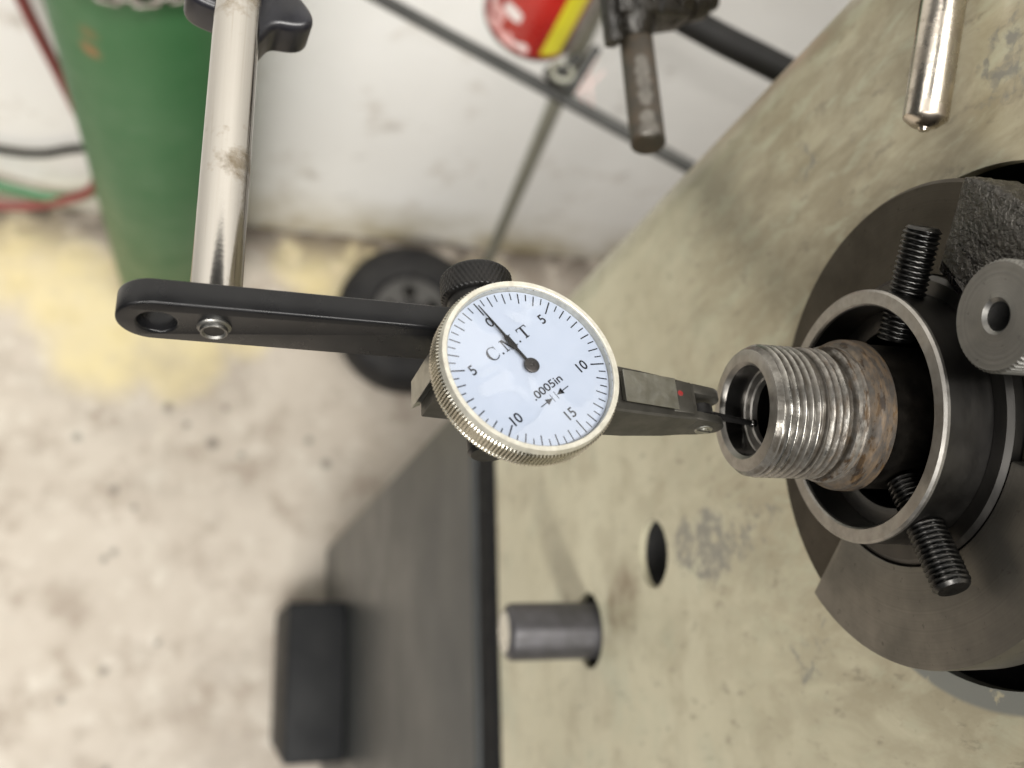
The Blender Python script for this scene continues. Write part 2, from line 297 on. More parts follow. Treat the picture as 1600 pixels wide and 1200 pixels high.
def m_oily():
    m, nt, b = new_mat('oily_black_iron'); v = coords(nt)
    base = mix(nt, noise_fac(nt, v, 70, 0.35, 0.65), (0.008, 0.007, 0.0055), (0.018, 0.015, 0.011))
    setc(nt, b, base); b.inputs['Metallic'].default_value = 0.4; setr(nt, b, rng(nt, noise_fac(nt, v, 160, 0.3, 0.7), 0.16, 0.42))
    bump(nt, b, noise_fac(nt, v, 330, 0.3, 0.7), 0.5, 0.0006)
    return m
M['oily'] = m_oily()
def m_wornbar():
    m, nt, b = new_mat('worn_brown_bar'); v = coords(nt)
    # paint and rust rubbed off along the top of the bar
    ax = Vector((-0.0018, -0.0438, 0.0071)); up = (Vector((-0.32, -0.12, 1.0)) - ax * (Vector((-0.32, -0.12, 1.0)).dot(ax) / ax.dot(ax))).normalized()
    rub = None
    for t, r in [(0.28 + 0.035 * i, 0.0040 - 0.0009 * math.sin(i * 1.7)) for i in range(13)] + [(0.84, 0.0050), (0.95, 0.0062)]:
        p = ax * t + up * 0.0061; sp = spot(nt, tuple(p), r * 0.35, r); rub = sp if rub is None else mth(nt, 'MAXIMUM', rub, sp)
    nz = noise_fac(nt, v, 240, 0.30, 0.70, 6, 0.7)
    wr = nt.nodes.new('ShaderNodeMapRange'); wr.inputs['From Min'].default_value = 0.62; wr.inputs['From Max'].default_value = 1.05
    nt.links.new(mth(nt, 'ADD', mth(nt, 'MULTIPLY', rub, 0.75), mth(nt, 'MULTIPLY', nz, 0.42)), wr.inputs['Value']); worn_ = wr.outputs['Result']
    base = mix(nt, noise_fac(nt, v, 120, 0.35, 0.65), (0.024, 0.020, 0.014), (0.052, 0.036, 0.021))
    setc(nt, b, mix(nt, worn_, base, (0.15, 0.14, 0.125)))
    nt.links.new(rng(nt, worn_, 0.1, 0.6), b.inputs['Metallic']); setr(nt, b, rng(nt, worn_, 0.5, 0.38))
    bump(nt, b, worn_, -0.2, 0.0003)
    return m
M['worn_bar'] = m_wornbar()
M['brown_shaft'] = worn('brown_shaft', (0.055, 0.042, 0.026), (0.10, 0.07, 0.04), 0.3, (0.35, 0.5), 60)
M['silver_band'] = worn('silver_band', (0.5, 0.5, 0.5), (0.35, 0.35, 0.36), 1, (0.25, 0.4), 200)
def m_lever():
    m, nt, b = new_mat('polished_lever'); v = coords(nt)
    f = noise_fac(nt, v, 160, 0.45, 0.7, 6)
    setc(nt, b, mix(nt, f, (0.56, 0.51, 0.44), (0.33, 0.285, 0.235))); b.inputs['Metallic'].default_value = 1
    setr(nt, b, rng(nt, f, 0.22, 0.42)); bump(nt, b, noise_fac(nt, v, 300, 0.3, 0.7), 0.12, 0.0002)
    return m
M['lever'] = m_lever()
M['can_red'] = worn('can_red', (0.45, 0.022, 0.016), (0.38, 0.018, 0.014), 0.0, (0.25, 0.35), 40)
M['can_white'] = worn('can_white', (0.75, 0.70, 0.68), (0.66, 0.55, 0.53), 0.0, (0.3, 0.4), 60)
M['can_pink'] = worn('can_pink', (0.70, 0.42, 0.40), (0.60, 0.28, 0.27), 0.0, (0.3, 0.4), 90)
M['can_yellow'] = worn('can_yellow', (0.62, 0.56, 0.03), (0.55, 0.50, 0.03), 0.0, (0.3, 0.4), 40)
M['can_metal'] = worn('can_metal', (0.45, 0.42, 0.40), (0.35, 0.32, 0.3), 1.0, (0.3, 0.4), 40)
M['thread_pink'] = worn('thread_pink', (0.68, 0.52, 0.49), (0.62, 0.46, 0.43), 0.0, (0.6, 0.7), 90)

# ------------------------------------------------------------------ mesh helpers (coordinates in metres, k scales)
def finish(name, bm, mats, angle=35, smooth=True):
    bmesh.ops.recalc_face_normals(bm, faces=bm.faces[:])
    me = bpy.data.meshes.new(name); bm.to_mesh(me); bm.free()
    if not isinstance(mats, (list, tuple)): mats = [mats]
    for m in mats: me.materials.append(M[m])
    if smooth:
        me.shade_smooth(); me.set_sharp_from_angle(angle=rad(angle))
    return me
def link(name, me, parent=None, mw=None, label=None, cat=None, group=None, kind=None):
    o = bpy.data.objects.new(name, me); COL.objects.link(o)
    if parent is not None: o.parent = parent
    if mw is not None: o.matrix_local = mw
    for k, v in (('label', label), ('category', cat), ('group', group), ('kind', kind)):
        if v: o[k] = v
    return o
def thing(name, label, cat, mw=None, group=None):
    o = link(name, None, None, mw, label, cat, group); o.empty_display_size = 0.01; return o

def lathe_bm(prof, segs=64, k=1.0, closed=False, bm=None, mat=0, rfun=None):
    """revolve [(r, z)...] about local Z. rfun(r, i, j) may modulate the radius."""
    bm = bm or bmesh.new(); rows = []
    for j, (r, z) in enumerate(prof):
        if r < 1e-9: rows.append([bm.verts.new((0, 0, z * k))]); continue
        row = []
        for i in range(segs):
            a = 2 * math.pi * i / segs; rr = r if rfun is None else rfun(r, i, j)
            row.append(bm.verts.new((rr * k * math.cos(a), rr * k * math.sin(a), z * k)))
        rows.append(row)
    pairs = list(zip(rows[:-1], rows[1:])) + ([(rows[-1], rows[0])] if closed else [])
    for a, b in pairs:
        if len(a) == 1 and len(b) == 1: continue
        for i in range(segs):
            j = (i + 1) % segs
            vs_ = [a[i], a[j], b[j], b[i]] if len(a) > 1 and len(b) > 1 else ([a[0], b[j], b[i]] if len(a) == 1 else [a[i], a[j], b[0]])
            f = bm.faces.new(vs_); f.material_index = mat
    return bm
def box_bm(x0, x1, y0, y1, z0, z1, k=1.0, bevel=0.0, segs=2, bm=None):
    b2 = bmesh.new()
    bmesh.ops.create_cube(b2, size=1.0, matrix=Matrix.Translation(((x0 + x1) / 2 * k, (y0 + y1) / 2 * k, (z0 + z1) / 2 * k)) @ Matrix.Diagonal(((x1 - x0) * k, (y1 - y0) * k, (z1 - z0) * k, 1)))
    if bevel: bmesh.ops.bevel(b2, geom=b2.edges[:], offset=bevel * k, segments=segs, affect='EDGES', profile=0.5)
    return merge(bm, b2)
def merge(bm, b2):
    if bm is None: return b2
    me = bpy.data.meshes.new('t'); b2.to_mesh(me); b2.free(); bm.from_mesh(me); bpy.data.meshes.remove(me); return bm
def prism_bm(poly, z0, z1, k=1.0, bevel=0.0, segs=2, to=None):
    """extrude a 2D polygon; to(x, y, z) maps to local axes"""
    to = to or (lambda x, y, z: (x, y, z)); bm = bmesh.new()
    a = [bm.verts.new([c * k for c in to(x, y, z0)]) for x, y in poly]; b = [bm.verts.new([c * k for c in to(x, y, z1)]) for x, y in poly]
    bm.faces.new(a); bm.faces.new(b[::-1]); n = len(poly)
    for i in range(n): bm.faces.new([a[i], b[i], b[(i + 1) % n], a[(i + 1) % n]])
    bmesh.ops.recalc_face_normals(bm, faces=bm.faces[:])
    if bevel:
        es = [e for e in bm.edges if len(e.link_faces) == 2 and e.calc_face_angle(0) > rad(30)]
        bmesh.ops.bevel(bm, geom=es, offset=bevel * k, segments=segs, affect='EDGES', profile=0.5)
    return bm
def cyl_between(p, q, r, segs=24, bm=None, r2=None, ch=0.0):
    p, q = Vector(p), Vector(q); L = (q - p).length
    r2 = r if r2 is None else r2
    prof = [(0, 0), (r - ch, 0), (r, ch), (r2, L - ch), (r2 - ch, L), (0, L)] if ch else [(0, 0), (r, 0), (r2, L), (0, L)]
    b2 = lathe_bm(prof, segs)
    b2.transform(Matrix.Translation(p) @ (q - p).to_track_quat('Z', 'Y').to_matrix().to_4x4())
    return merge(bm, b2)
def tube_bm(pts, r, segs=12, sub=8):
    P = [Vector(p) for p in pts]; C = []
    for i in range(len(P) - 1):
        p0, p1, p2, p3 = P[max(i - 1, 0)], P[i], P[i + 1], P[min(i + 2, len(P) - 1)]
        for s in range(sub):
            t = s / sub
            C.append(0.5 * ((2 * p1) + (p2 - p0) * t + (2 * p0 - 5 * p1 + 4 * p2 - p3) * t * t + (3 * p1 - p0 - 3 * p2 + p3) * t ** 3))
    C.append(P[-1]); bm = bmesh.new(); rows = []; up = Vector((0.13, 0.3, 0.94))
    for i, c in enumerate(C):
        t = (C[min(i + 1, len(C) - 1)] - C[max(i - 1, 0)]).normalized(); a = t.cross(up).normalized(); b = t.cross(a)
        rows.append([bm.verts.new(c + (a * math.cos(2 * math.pi * j / segs) + b * math.sin(2 * math.pi * j / segs)) * r) for j in range(segs)])
    for a, b in zip(rows[:-1], rows[1:]):
        for j in range(segs): bm.faces.new([a[j], a[(j + 1) % segs], b[(j + 1) % segs], b[j]])
    bm.faces.new(rows[0][::-1]); bm.faces.new(rows[-1])
    return bm
def thread_bm(r, depth, pitch, length, segs=40, per=6, k=1.0, end_ch=0.8, z0=0.0):
    """solid threaded stud along +Z with a helical ridge and a chamfered far end"""
    bm = bmesh.new(); n = int(length / pitch * per); rows = []
    for j in range(n + 1):
        z = length * j / n; row = []
        for i in range(segs):
            ph = (z / pitch - i / segs) % 1.0
            d = depth * max(0.0, abs(ph - 0.5) * 2 * 1.3 - 0.3)
            rr = r - d; lim = r - end_ch + (length - z) if z > length - end_ch else r
            rr = min(rr, lim); a = 2 * math.pi * i / segs
            row.append(bm.verts.new((rr * k * math.cos(a), rr * k * math.sin(a), (z + z0) * k)))
        rows.append(row)
    for a, b in zip(rows[:-1], rows[1:]):
        for i in range(segs): bm.faces.new([a[i], a[(i + 1) % segs], b[(i + 1) % segs], b[i]])
    bm.faces.new(rows[0][::-1]); 
    # slightly dished flat end
    c = bm.verts.new((0, 0, (z0 + length - 0.25) * k)); mid = [bm.verts.new((v.co.x * 0.55, v.co.y * 0.55, v.co.z)) for v in rows[-1]]
    for i in range(segs):
        j = (i + 1) % segs
        bm.faces.new([rows[-1][i], rows[-1][j], mid[j], mid[i]]); bm.faces.new([mid[i], mid[j], c])
    return bm
def sheet_bm(polys, z, k=1.0):
    bm = bmesh.new()
    for p in polys: bm.faces.new([bm.verts.new((x * k, y * k, z * k)) for x, y in p])
    return bm
def arc(cx, cy, r, a0, a1, n): return [(cx + r * math.cos(rad(a0 + (a1 - a0) * i / n)), cy + r * math.sin(rad(a0 + (a1 - a0) * i / n))) for i in range(n + 1)]
def plate_holes(name, outer, holes, depth):
    """flat plate in local XY with round holes, extruded -depth..0 in Z"""
    cu = bpy.data.curves.new(name, 'CURVE'); cu.dimensions = '2D'; cu.fill_mode = 'BOTH'; cu.extrude = depth / 2
    for pts in [outer] + [arc(x, y, r, 0, 360 - 360 / n, n - 1) for x, y, r, n in holes]:
        s = cu.splines.new('POLY'); s.points.add(len(pts) - 1); s.use_cyclic_u = True
        for p, (x, y) in zip(s.points, pts): p.co = (x, y, 0, 1)
    o = bpy.data.objects.new(name, cu); COL.objects.link(o)
    dg = bpy.context.evaluated_depsgraph_get(); me = bpy.data.meshes.new_from_object(o.evaluated_get(dg))
    bpy.data.objects.remove(o); bpy.data.curves.remove(cu)
    bm = bmesh.new(); bm.from_mesh(me); bpy.data.meshes.remove(me)
    bm.transform(Matrix.Translation((0, 0, -depth / 2))); bmesh.ops.remove_doubles(bm, verts=bm.verts[:], dist=1e-6)
    return bm
def text_bm(body, size):
    cu = bpy.data.curves.new('text', 'FONT'); cu.body = body; cu.size = size; cu.offset = 0.016 * size; cu.align_x = 'CENTER'; cu.align_y = 'CENTER'
    o = bpy.data.objects.new('text', cu); COL.objects.link(o)
    dg = bpy.context.evaluated_depsgraph_get(); me = bpy.data.meshes.new_from_object(o.evaluated_get(dg))
    bpy.data.objects.remove(o); bpy.data.curves.remove(cu)
    bm = bmesh.new(); bm.from_mesh(me); bpy.data.meshes.remove(me)
    xs = [v.co.x for v in bm.verts]; ys = [v.co.y for v in bm.verts]
    bm.transform(Matrix.Translation((-(min(xs) + max(xs)) / 2, -(min(ys) + max(ys)) / 2, 0)))
    return bm
def frame(o, x, y, z):
    m = Matrix((Vector(x), Vector(y), Vector(z))).transposed().to_4x4(); m.translation = Vector(o); return m
# local Z of a lathe profile -> world +X (the spindle axis)
ALONG_X = frame((0, 0, 0), (0, 1, 0), (0, 0, 1), (1, 0, 0))
T = Matrix.Translation

# ------------------------------------------------------------------ the setting: floor and wall
F = -1.45
WY = 0.696
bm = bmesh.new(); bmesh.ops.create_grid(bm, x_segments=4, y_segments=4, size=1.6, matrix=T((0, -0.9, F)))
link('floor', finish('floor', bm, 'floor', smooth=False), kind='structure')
bm = box_bm(-1.6, 1.6, WY, WY + 0.15, F - 0.05, 0.9)
link('wall', finish('wall', bm, 'wall', smooth=False), kind='structure')

# ------------------------------------------------------------------ the lathe: headstock end, pedestal, spindle flange
XP = 0.058
lathe = thing('lathe', 'cream painted lathe headstock end on a dark grey pedestal', 'lathe', T((XP + 0.2, 0, F)))
LI = T((-(XP + 0.2), 0, -F))
YR = 0.144; RC = 0.030
# local plate axes: x = world -y?, keep x = y_world, y = z_world, normal -> -X
PL = frame((XP, 0, 0), (0, 1, 0), (0, 0, 1), (1, 0, 0)) 
bm = plate_holes('panel', [(-0.42, -0.400), (YR - RC, -0.400), (YR - RC, 0.15), (-0.42, 0.15)],
                 [(0, 0, 0.0573, 96), (-0.0113, -0.1746, 0.0132, 40), (-0.0382, -0.2484, 0.0168, 40)], 0.003)
bm.transform(frame((XP + 0.003, 0, 0), (0, 1, 0), (0, 0, 1), (1, 0, 0)))
pts = arc(XP + RC, YR - RC, RC, 180, 90, 20) + [(XP + 0.6, YR), (XP + 0.6, YR - 0.012), (XP + 0.003, YR - RC)]
b2 = bmesh.new(); n = len(pts)
lo = [b2.verts.new((x, y, -0.400)) for x, y in pts]; hi = [b2.verts.new((x, y, 0.15)) for x, y in pts]
for i in range(n): b2.faces.new([lo[i], lo[(i + 1) % n], hi[(i + 1) % n], hi[i]])
b2.faces.new(lo); b2.faces.new(hi)
bm = merge(bm, b2)
bm = box_bm(XP + 0.0125, XP + 0.6, -0.42, YR - 0.0125, 0.135, 0.149, bm=bm)     # top cover of the headstock casting
bm = box_bm(XP + 0.30, XP + 0.6, -0.41, YR - 0.0135, -0.399, 0.134, bm=bm)
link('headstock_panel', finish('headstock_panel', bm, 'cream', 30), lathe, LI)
bm = box_bm(XP - 0.0006, XP + 0.55, -0.43, 0.1275, -0.445, -0.4005, bevel=0.001)
link('seam_strip', finish('seam_strip', bm, 'strip_black'), lathe, LI)
bm = box_bm(XP - 0.004, XP + 0.55, -0.44, 0.128, F, -0.4455, bevel=0.006, segs=3)
link('pedestal', finish('pedestal', bm, 'pedestal_grey'), lathe, LI)
bm = box_bm(-0.024, XP - 0.0045, -0.176, 0.023, F + 0.001, -1.12, bevel=0.005, segs=3)
link('foot_block', finish('foot_block', bm, 'foot_grey'), lathe, LI)
bm = lathe_bm([(0, 0), (9.5, 0), (12.0, 2.0), (12.5, 4), (12.5, 75), (0, 75)], 48, 0.001)
pin = link('stop_pin', finish('stop_pin', bm, 'pin_grey'), lathe, LI @ T((0.018, -0.0382, -0.2484)) @ ALONG_X)
bm = lathe_bm([(0, -0.12), (9.0, -0.12), (11.6, 1.7), (11.4, 1.9), (0, 0.1)], 48, 0.001)
link('pin_end_face', finish('pin_end_face', bm, 'pin_end'), pin)
# dark liners behind the open holes
bm = lathe_bm([(60, 3.2), (60, 70), (0, 70), (0, 71), (61, 71), (61, 3.2)], 64, 0.001)
link('spindle_bore', finish('spindle_bore', bm, 'groove_black'), lathe, LI @ T((XP, 0, 0)) @ ALONG_X)
for y, z, r in ((-0.0113, -0.1746, 14.5), (-0.0382, -0.2484, 18.0)):
    bm = lathe_bm([(r, 3.2), (r, 60), (0, 60), (0, 61), (r + 1, 61), (r + 1, 3.2)], 40, 0.001)
    link('hole_liner', finish('hole_liner', bm, 'groove_black'), lathe, LI @ T((XP, y, z)) @ ALONG_X)
# spindle flange: dark disc, a lighter sector plate in front of it and a rough cast boss
bm = lathe_bm([(31.5, 40.6), (50.7, 40.6), (51.6, 41.6), (51.6, 60), (31.5, 60)], 128, 0.001, closed=True)
fl = link('spindle_flange', finish('spindle_flange', bm, 'flange_dark'), lathe, LI @ ALONG_X)
def sector(r0, r1, a0, a1, z0, z1, bevel, n=48):
    return prism_bm(arc(0, 0, r1, a0, a1, n) + arc(0, 0, r0, a1, a0, n), z0, z1, 0.001, bevel, 2)
bm = sector(31.6, 52.6, 118, 229, 38.0, 50.0, 0.5)
link('sector_plate', finish('sector_plate', bm, 'flange_grey'), fl)
bm = lathe_bm([(30, 50.5), (51.0, 50.5), (51.3, 51.0), (51.3, 64), (30, 64)], 128, 0.001, closed=True)
link('back_ring', finish('back_ring', bm, 'flange_dark'), fl)
bm = sector(32.2, 52.2, 35, 84.0, 36.5, 50.0, 0.9, 60)
bmesh.ops.subdivide_edges(bm, edges=[e for e in bm.edges if e.calc_length() > 0.0015], cuts=9, use_grid_fill=True)
for v in bm.verts:
    p = v.co * 420; d = noise.noise(p) * 0.00035 + noise.noise(p * 2.3) * 0.0003
    v.co += Vector((v.co.x, v.co.y, 0)).normalized() * d; v.co.z += d if v.co.z < 0.045 else 0
link('cast_boss', finish('cast_boss', bm, 'cast_rough', 60), fl)

# ------------------------------------------------------------------ spider collar on the spindle end with its screws
collar = thing('spider_collar', 'black steel spider collar ringed round the threaded barrel', 'collar', T((0.0265, 0, 0)))
CI = T((-0.0265, 0, 0))
bm = lathe_bm([(23.6, 26.9), (23.6, 62), (27.0, 62), (27.0, 27.0), (27.0, 26.95)], 128, 0.001)
sl = link('sleeve', finish('sleeve', bm, 'blued'), collar, CI @ ALONG_X)
bm = lathe_bm([(23.6, 27.0), (24.0, 26.5), (26.5, 26.5), (27.02, 27.0), (27.02, 27.6), (23.58, 27.6)], 128, 0.001, closed=True)
link('bright_rim', finish('bright_rim', bm, 'rim_steel'), collar, CI @ ALONG_X)
bm = lathe_bm([(27.1, 37.5), (30.2, 37.5), (31.2, 38.4), (31.2, 62), (27.1, 62)], 128, 0.001, closed=True)
link('back_shoulder', finish('back_shoulder', bm, 'blued'), collar, CI @ ALONG_X)
bm = lathe_bm([(19.5, 35.5), (21.0, 34.9), (23.5, 34.9), (23.5, 37), (19.5, 37)], 96, 0.001, closed=True)
link('inner_ridge', finish('inner_ridge', bm, 'blued'), collar, CI @ ALONG_X)
def radial(t, ang):
    c, s = math.cos(rad(ang)), math.sin(rad(ang))
    return frame((t, 0, 0), (1, 0, 0), (0, -s, c), (0, c, s))
for t, ang, r0, r1 in ((0.0318, 33, 17.3, 41.0), (0.0318, 157.5, 16.5, 40.5), (0.0318, 275, 16.5, 39.0)):
    bm = thread_bm(3.75, 0.62, 1.06, r1 - r0, 48, 8, 0.001, 0.8, r0)
    link('set_screw', finish('set_screw', bm, 'screw_black', 28), collar, CI @ radial(t, ang))
# turned steel screw standing out of the cast boss, parallel to the spindle
bm = lathe_bm([(0, 9), (2.55, 9), (2.65, 0.6), (3.3, -0.05), (4.6, 0.10), (9.5, 0.0), (10.05, 0.55), (10.05, 12.0), (9.2, 12.6), (5.0, 12.6), (5.0, 22), (0, 22)], 240, 0.001,
              rfun=lambda r, i, j: r - 0.42 if (j in (6, 7) and i % 4 in (0, 3)) else r)
link('knurled_screw', finish('knurled_screw', bm, 'turned_steel', 40), lathe, LI @ T((0.026, 0.0076, 0.0423)) @ ALONG_X, label='large turned steel screw end with a drilled hole')
bm = lathe_bm([(2.56, 0.9), (2.45, 8.8), (0, 8.8)], 32, 0.001)
link('drill_hole', finish('drill_hole', bm, 'groove_black'), bpy.data.objects['knurled_screw'])

# ------------------------------------------------------------------ threaded barrel end with the indicated bore
barrel = thing('threaded_barrel', 'rusty threaded steel barrel end with a bright bored mouth', 'barrel', T((0, 0, 0)))
bm = bmesh.new(); segs = 128; N = 150; L = 17.2; rows = []
for j in range(N + 1):
    x = L * j / N; row = []
    for i in range(segs):
        ph = ((x - 1.2) / 1.6 - i / segs) % 1.0
        wear = 0.62 if x > 10.5 else 1.0
        a = 2 * math.pi * i / segs
        nz = noise.noise(Vector((math.cos(a) * 9, math.sin(a) * 9, x * 0.9)))
        d = 0.85 * wear * max(0.0, (abs(ph - 0.5) * 2) * 1.15 - 0.15) + 0.07 * nz
        r = 13.75 - d
        if x < 1.6: r = min(r, 12.55 + x * 0.75)
        if x > 15.6: r = min(r, 12.6 + 0.05 * nz)
        if 9.6 < x < 10.5: r = min(r, 13.05 + 0.1 * nz)
        row.append(bm.verts.new((x * 0.001, r * 0.001 * math.cos(a), r * 0.001 * math.sin(a))))
    rows.append(row)
for a, b in zip(rows[:-1], rows[1:]):
    for i in range(segs): bm.faces.new([a[i], a[(i + 1) % segs], b[(i + 1) % segs], b[i]])
link('thread', finish('thread', bm, 'barrel_steel', 60), barrel)
bm = lathe_bm([(12.55, 0.0), (11.6, -0.25), (10.1, -0.25), (9.9, -0.1), (9.35, 0.7)], 96, 0.001)
link('face_ring', finish('face_ring', bm, 'rim_steel'), barrel, ALONG_X)
bm = lathe_bm([(9.35, 0.7), (9.25, 5.2)], 96, 0.001)
link('bore', finish('bore', bm, 'bored_steel'), barrel, ALONG_X)
bm = lathe_bm([(9.25, 5.2), (9.0, 5.45), (7.5, 5.7), (7.2, 6.0), (7.1, 7.2)], 96, 0.001)
link('bore_step', finish('bore_step', bm, 'rim_steel', 20), barrel, ALONG_X)
bm = lathe_bm([(7.1, 7.2), (7.0, 24), (0, 24)], 96, 0.001)
link('inner_bore', finish('inner_bore', bm, 'bored_steel'), barrel, ALONG_X)
bm = lathe_bm([(12.5, 17.0), (14.0, 17.3), (14.35, 17.6), (14.4, 18.9), (14.1, 19.1), (14.3, 19.5), (14.2, 19.9), (15.0, 20.3), (15.75, 21.0), (16.0, 21.8), (16.05, 24.6), (15.6, 25.0)], 96, 0.001, rfun=lambda r, i, j: r + 0.06 * noise.noise(Vector((i * 0.3, j * 2.0, 0.5))))
bm.transform(ALONG_X)
link('shoulder', finish('shoulder', bm, 'barrel_steel', 30), barrel)
bm = lathe_bm([(15.6, 25.0), (15.4, 25.6), (15.4, 80), (0, 80)], 96, 0.001)
link('shank', finish('shank', bm, 'dark_barrel'), barrel, ALONG_X)

# ------------------------------------------------------------------ dial test indicator, local axes: x along the stylus, z out of the dial
E1 = Vector((0.994787, -0.020498, -0.099888)); N_ = Vector((0.10196907, 0.19997324, 0.97448089)).normalized()
E1 = (E1 - N_ * E1.dot(N_)).normalized(); E2 = N_.cross(E1)
DF = frame((-0.04918, 0.00362, 0.01197), E1, E2, N_)
K = 0.00091
ind = thing('dial_indicator', 'white faced dial test indicator with knurled bezel and its stylus in the bore', 'dial indicator', DF)
TE = 156
def bez_r(r, i, j):
    if j in (4, 5, 6): return r - (0.0 if i % 6 in (1, 2, 3) else 0.48)
    return r
prof = [(17.75, -2.3), (17.95, -0.15), (18.1, 0.0), (19.0, 0.0), (19.35, -1.35), (19.75, -1.75), (19.75, -6.3), (19.3, -6.7), (15.0, -6.9)]
bm = bmesh.new()
rows = []; segs = TE * 6
for j, (r, z) in enumerate(prof):
    rows.append([bm.verts.new(((rr := (r - (0.0 if i % 6 in (1, 2, 3) else 0.75) if j in (5, 6) else r)) * K * math.cos(2 * math.pi * i / segs), rr * K * math.sin(2 * math.pi * i / segs), (z - (0.0 if i % 6 in (1, 2, 3) or j != 5 else -0.28)) * K)) for i in range(segs)])
for j, (a, b) in enumerate(zip(rows[:-1], rows[1:])):
    for i in range(segs):
        f = bm.faces.new([a[i], a[(i + 1) % segs], b[(i + 1) % segs], b[i]]); f.material_index = 0 if j > 3 else 1
link('bezel', finish('bezel', bm, ['nickel', 'satin_ring'], 30), ind)
bm = lathe_bm([(0, -2.1), (17.7, -2.1), (17.7, -2.6), (0, -2.6)], 128, K)
face = link('dial_face', finish('dial_face', bm, 'dial_white'), ind)
bm = lathe_bm([(0, -0.28), (12.0, -0.30), (17.8, -0.55), (17.8, -0.75), (0, -0.48)], 96, K)
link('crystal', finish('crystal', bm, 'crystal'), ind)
# printed scale, drawn in dial axes (u up to the zero, v clockwise)
DU = T((0, 0, -2.1 * K)) @ Matrix.Rotation(rad(129.67 - 90), 4, 'Z')
polys = []
for i in range(60):
    a = rad(90 - i * 6); k5 = i % 10 == 0
    r0, r1, w = (14.1, 17.3, 0.155) if k5 else ((14.9, 17.3, 0.135) if i % 2 == 0 else (15.7, 17.3, 0.125))
    d = Vector((math.cos(a), math.sin(a))); s = Vector((-d.y, d.x)) * w
    polys.append([d * r0 - s, d * r1 - s, d * r1 + s, d * r0 + s])
link('scale_marks', finish('scale_marks', sheet_bm(polys, 0.03, K), 'ink', smooth=False), face, DU)
for s, x, y in (('0', -0.05, 12.25), ('5', 10.55, 6.6), ('10', 10.25, -6.2), ('15', 0.05, -12.35), ('10', -10.55, -6.6), ('5', -10.8, 6.2)):
    bm = text_bm(s, 3.05 * K); bm.transform(T((x * K, y * K, 0.03 * K)))
    link('numeral', finish('numeral', bm, 'ink', smooth=False), face, DU)
bm = text_bm('.0005in', 2.45 * K)
xs = [v.co.x for v in bm.verts]; s = 8.5 * K / (max(xs) - min(xs)); bm.transform(T((0, -5.3 * K, 0.03 * K)) @ Matrix.Scale(s, 4, (1, 0, 0)))
link('unit_lettering', finish('unit_lettering', bm, 'ink', smooth=False), face, DU)
polys = []
for sx in (-1, 1):
    tip = -0.75 if sx < 0 else 0.62; o = -7.75
    polys.append([(tip, o), (tip + sx * 1.75, o + 0.72), (tip + sx * 1.75, o - 0.72)])
    polys.append([(tip + sx * 1.7, o - 0.11), (tip + sx * 3.55, o - 0.11), (tip + sx * 3.55, o + 0.11), (tip + sx * 1.7, o + 0.11)])
    b0 = -0.78 if sx < 0 else 0.42
    polys.append([(b0 - 0.08, -8.65), (b0 + 0.08, -8.65), (b0 + 0.08, -6.78), (b0 - 0.08, -6.78)])
link('division_arrows', finish('division_arrows', sheet_bm(polys, 0.03, K), 'ink', smooth=False), face, DU)
# serif maker's letters C . M . T
def rect(x0, x1, y0, y1): return [(x0, y0), (x1, y0), (x1, y1), (x0, y1)]
B, H = 5.18, 2.75
polys = []
cx, cy = -4.55, B + H / 2
nC = 28; out = []; inn = []
for i in range(nC + 1):
    a = rad(42 + (318 - 42) * i / nC); th = 0.22 + 0.45 * max(0, -math.cos(a)) ** 0.8
    out.append((cx + 1.5 * math.cos(a), cy + 1.47 * math.sin(a))); inn.append((cx + (1.5 - th) * math.cos(a), cy + (1.47 - 0.20) * math.sin(a)))
for i in range(nC): polys.append([out[i], out[i + 1], inn[i + 1], inn[i]])
polys.append([(-3.50, B + H - 0.95), (-3.36, B + H - 0.95), (-3.40, B + H + 0.06), (-3.50, B + H + 0.06)])
polys.append([(-3.56, B + 0.45), (-3.36, B + 0.62), (-3.30, B + 0.74), (-3.42, B + 0.72)])
for dx in (-2.55, 2.55): polys.append([(dx + 0.24 * math.cos(t * 0.5236), B + 0.2 + 0.24 * math.sin(t * 0.5236)) for t in range(12)])
polys += [rect(-1.37, -1.07, B, B + H), rect(-1.68, -0.76, B, B + 0.21), rect(-1.72, -0.95, B + H - 0.21, B + H),
          [(-1.30, B + H), (-0.70, B + H), (0.22, B), (-0.10, B)], [(-0.10, B + 0.1), (0.20, B), (1.20, B + H), (0.86, B + H)],
          rect(0.88, 1.34, B, B + H), rect(0.55, 1.72, B, B + 0.21), rect(0.9, 1.72, B + H - 0.21, B + H)]
polys += [rect(3.42, 6.08, B + H - 0.22, B + H), [(3.42, B + H - 0.14), (3.38, B + H - 0.75), (3.50, B + H - 0.75), (3.75, B + H - 0.14)],
          [(6.08, B + H - 0.14), (5.75, B + H - 0.14), (6.00, B + H - 0.75), (6.12, B + H - 0.75)], rect(4.48, 5.02, B, B + H), rect(4.15, 5.35, B, B + 0.21)]
link('maker_lettering', finish('maker_lettering', sheet_bm(polys, 0.03, K), 'ink', smooth=False), face, DU)
# needle and hub
HX, HY = 0.18, -0.05
nd_l = [(HX - 0.32, HY), (-0.26, 4.6), (-0.62, 4.8), (-0.52, 7.6), (-0.18, 8.1), (0.03, 16.3), (0.19, 16.3), (0.40, 8.1), (0.72, 7.6), (0.72, 4.8), (0.44, 4.6), (HX + 0.34, HY)]
bm = prism_bm(nd_l, 0.75, 0.88, K)
ndl = link('needle', finish('needle', bm, 'needle_black', smooth=False), ind, DU)
bm = lathe_bm([(0, 0.7), (1.62, 0.7), (1.62, 1.05), (1.45, 1.15), (0.42, 1.15), (0.35, 0.95), (0, 0.95)], 48, K)
link('hub', finish('hub', bm, 'hub_bronze'), ind, DU @ T((HX * K, HY * K, 0)))
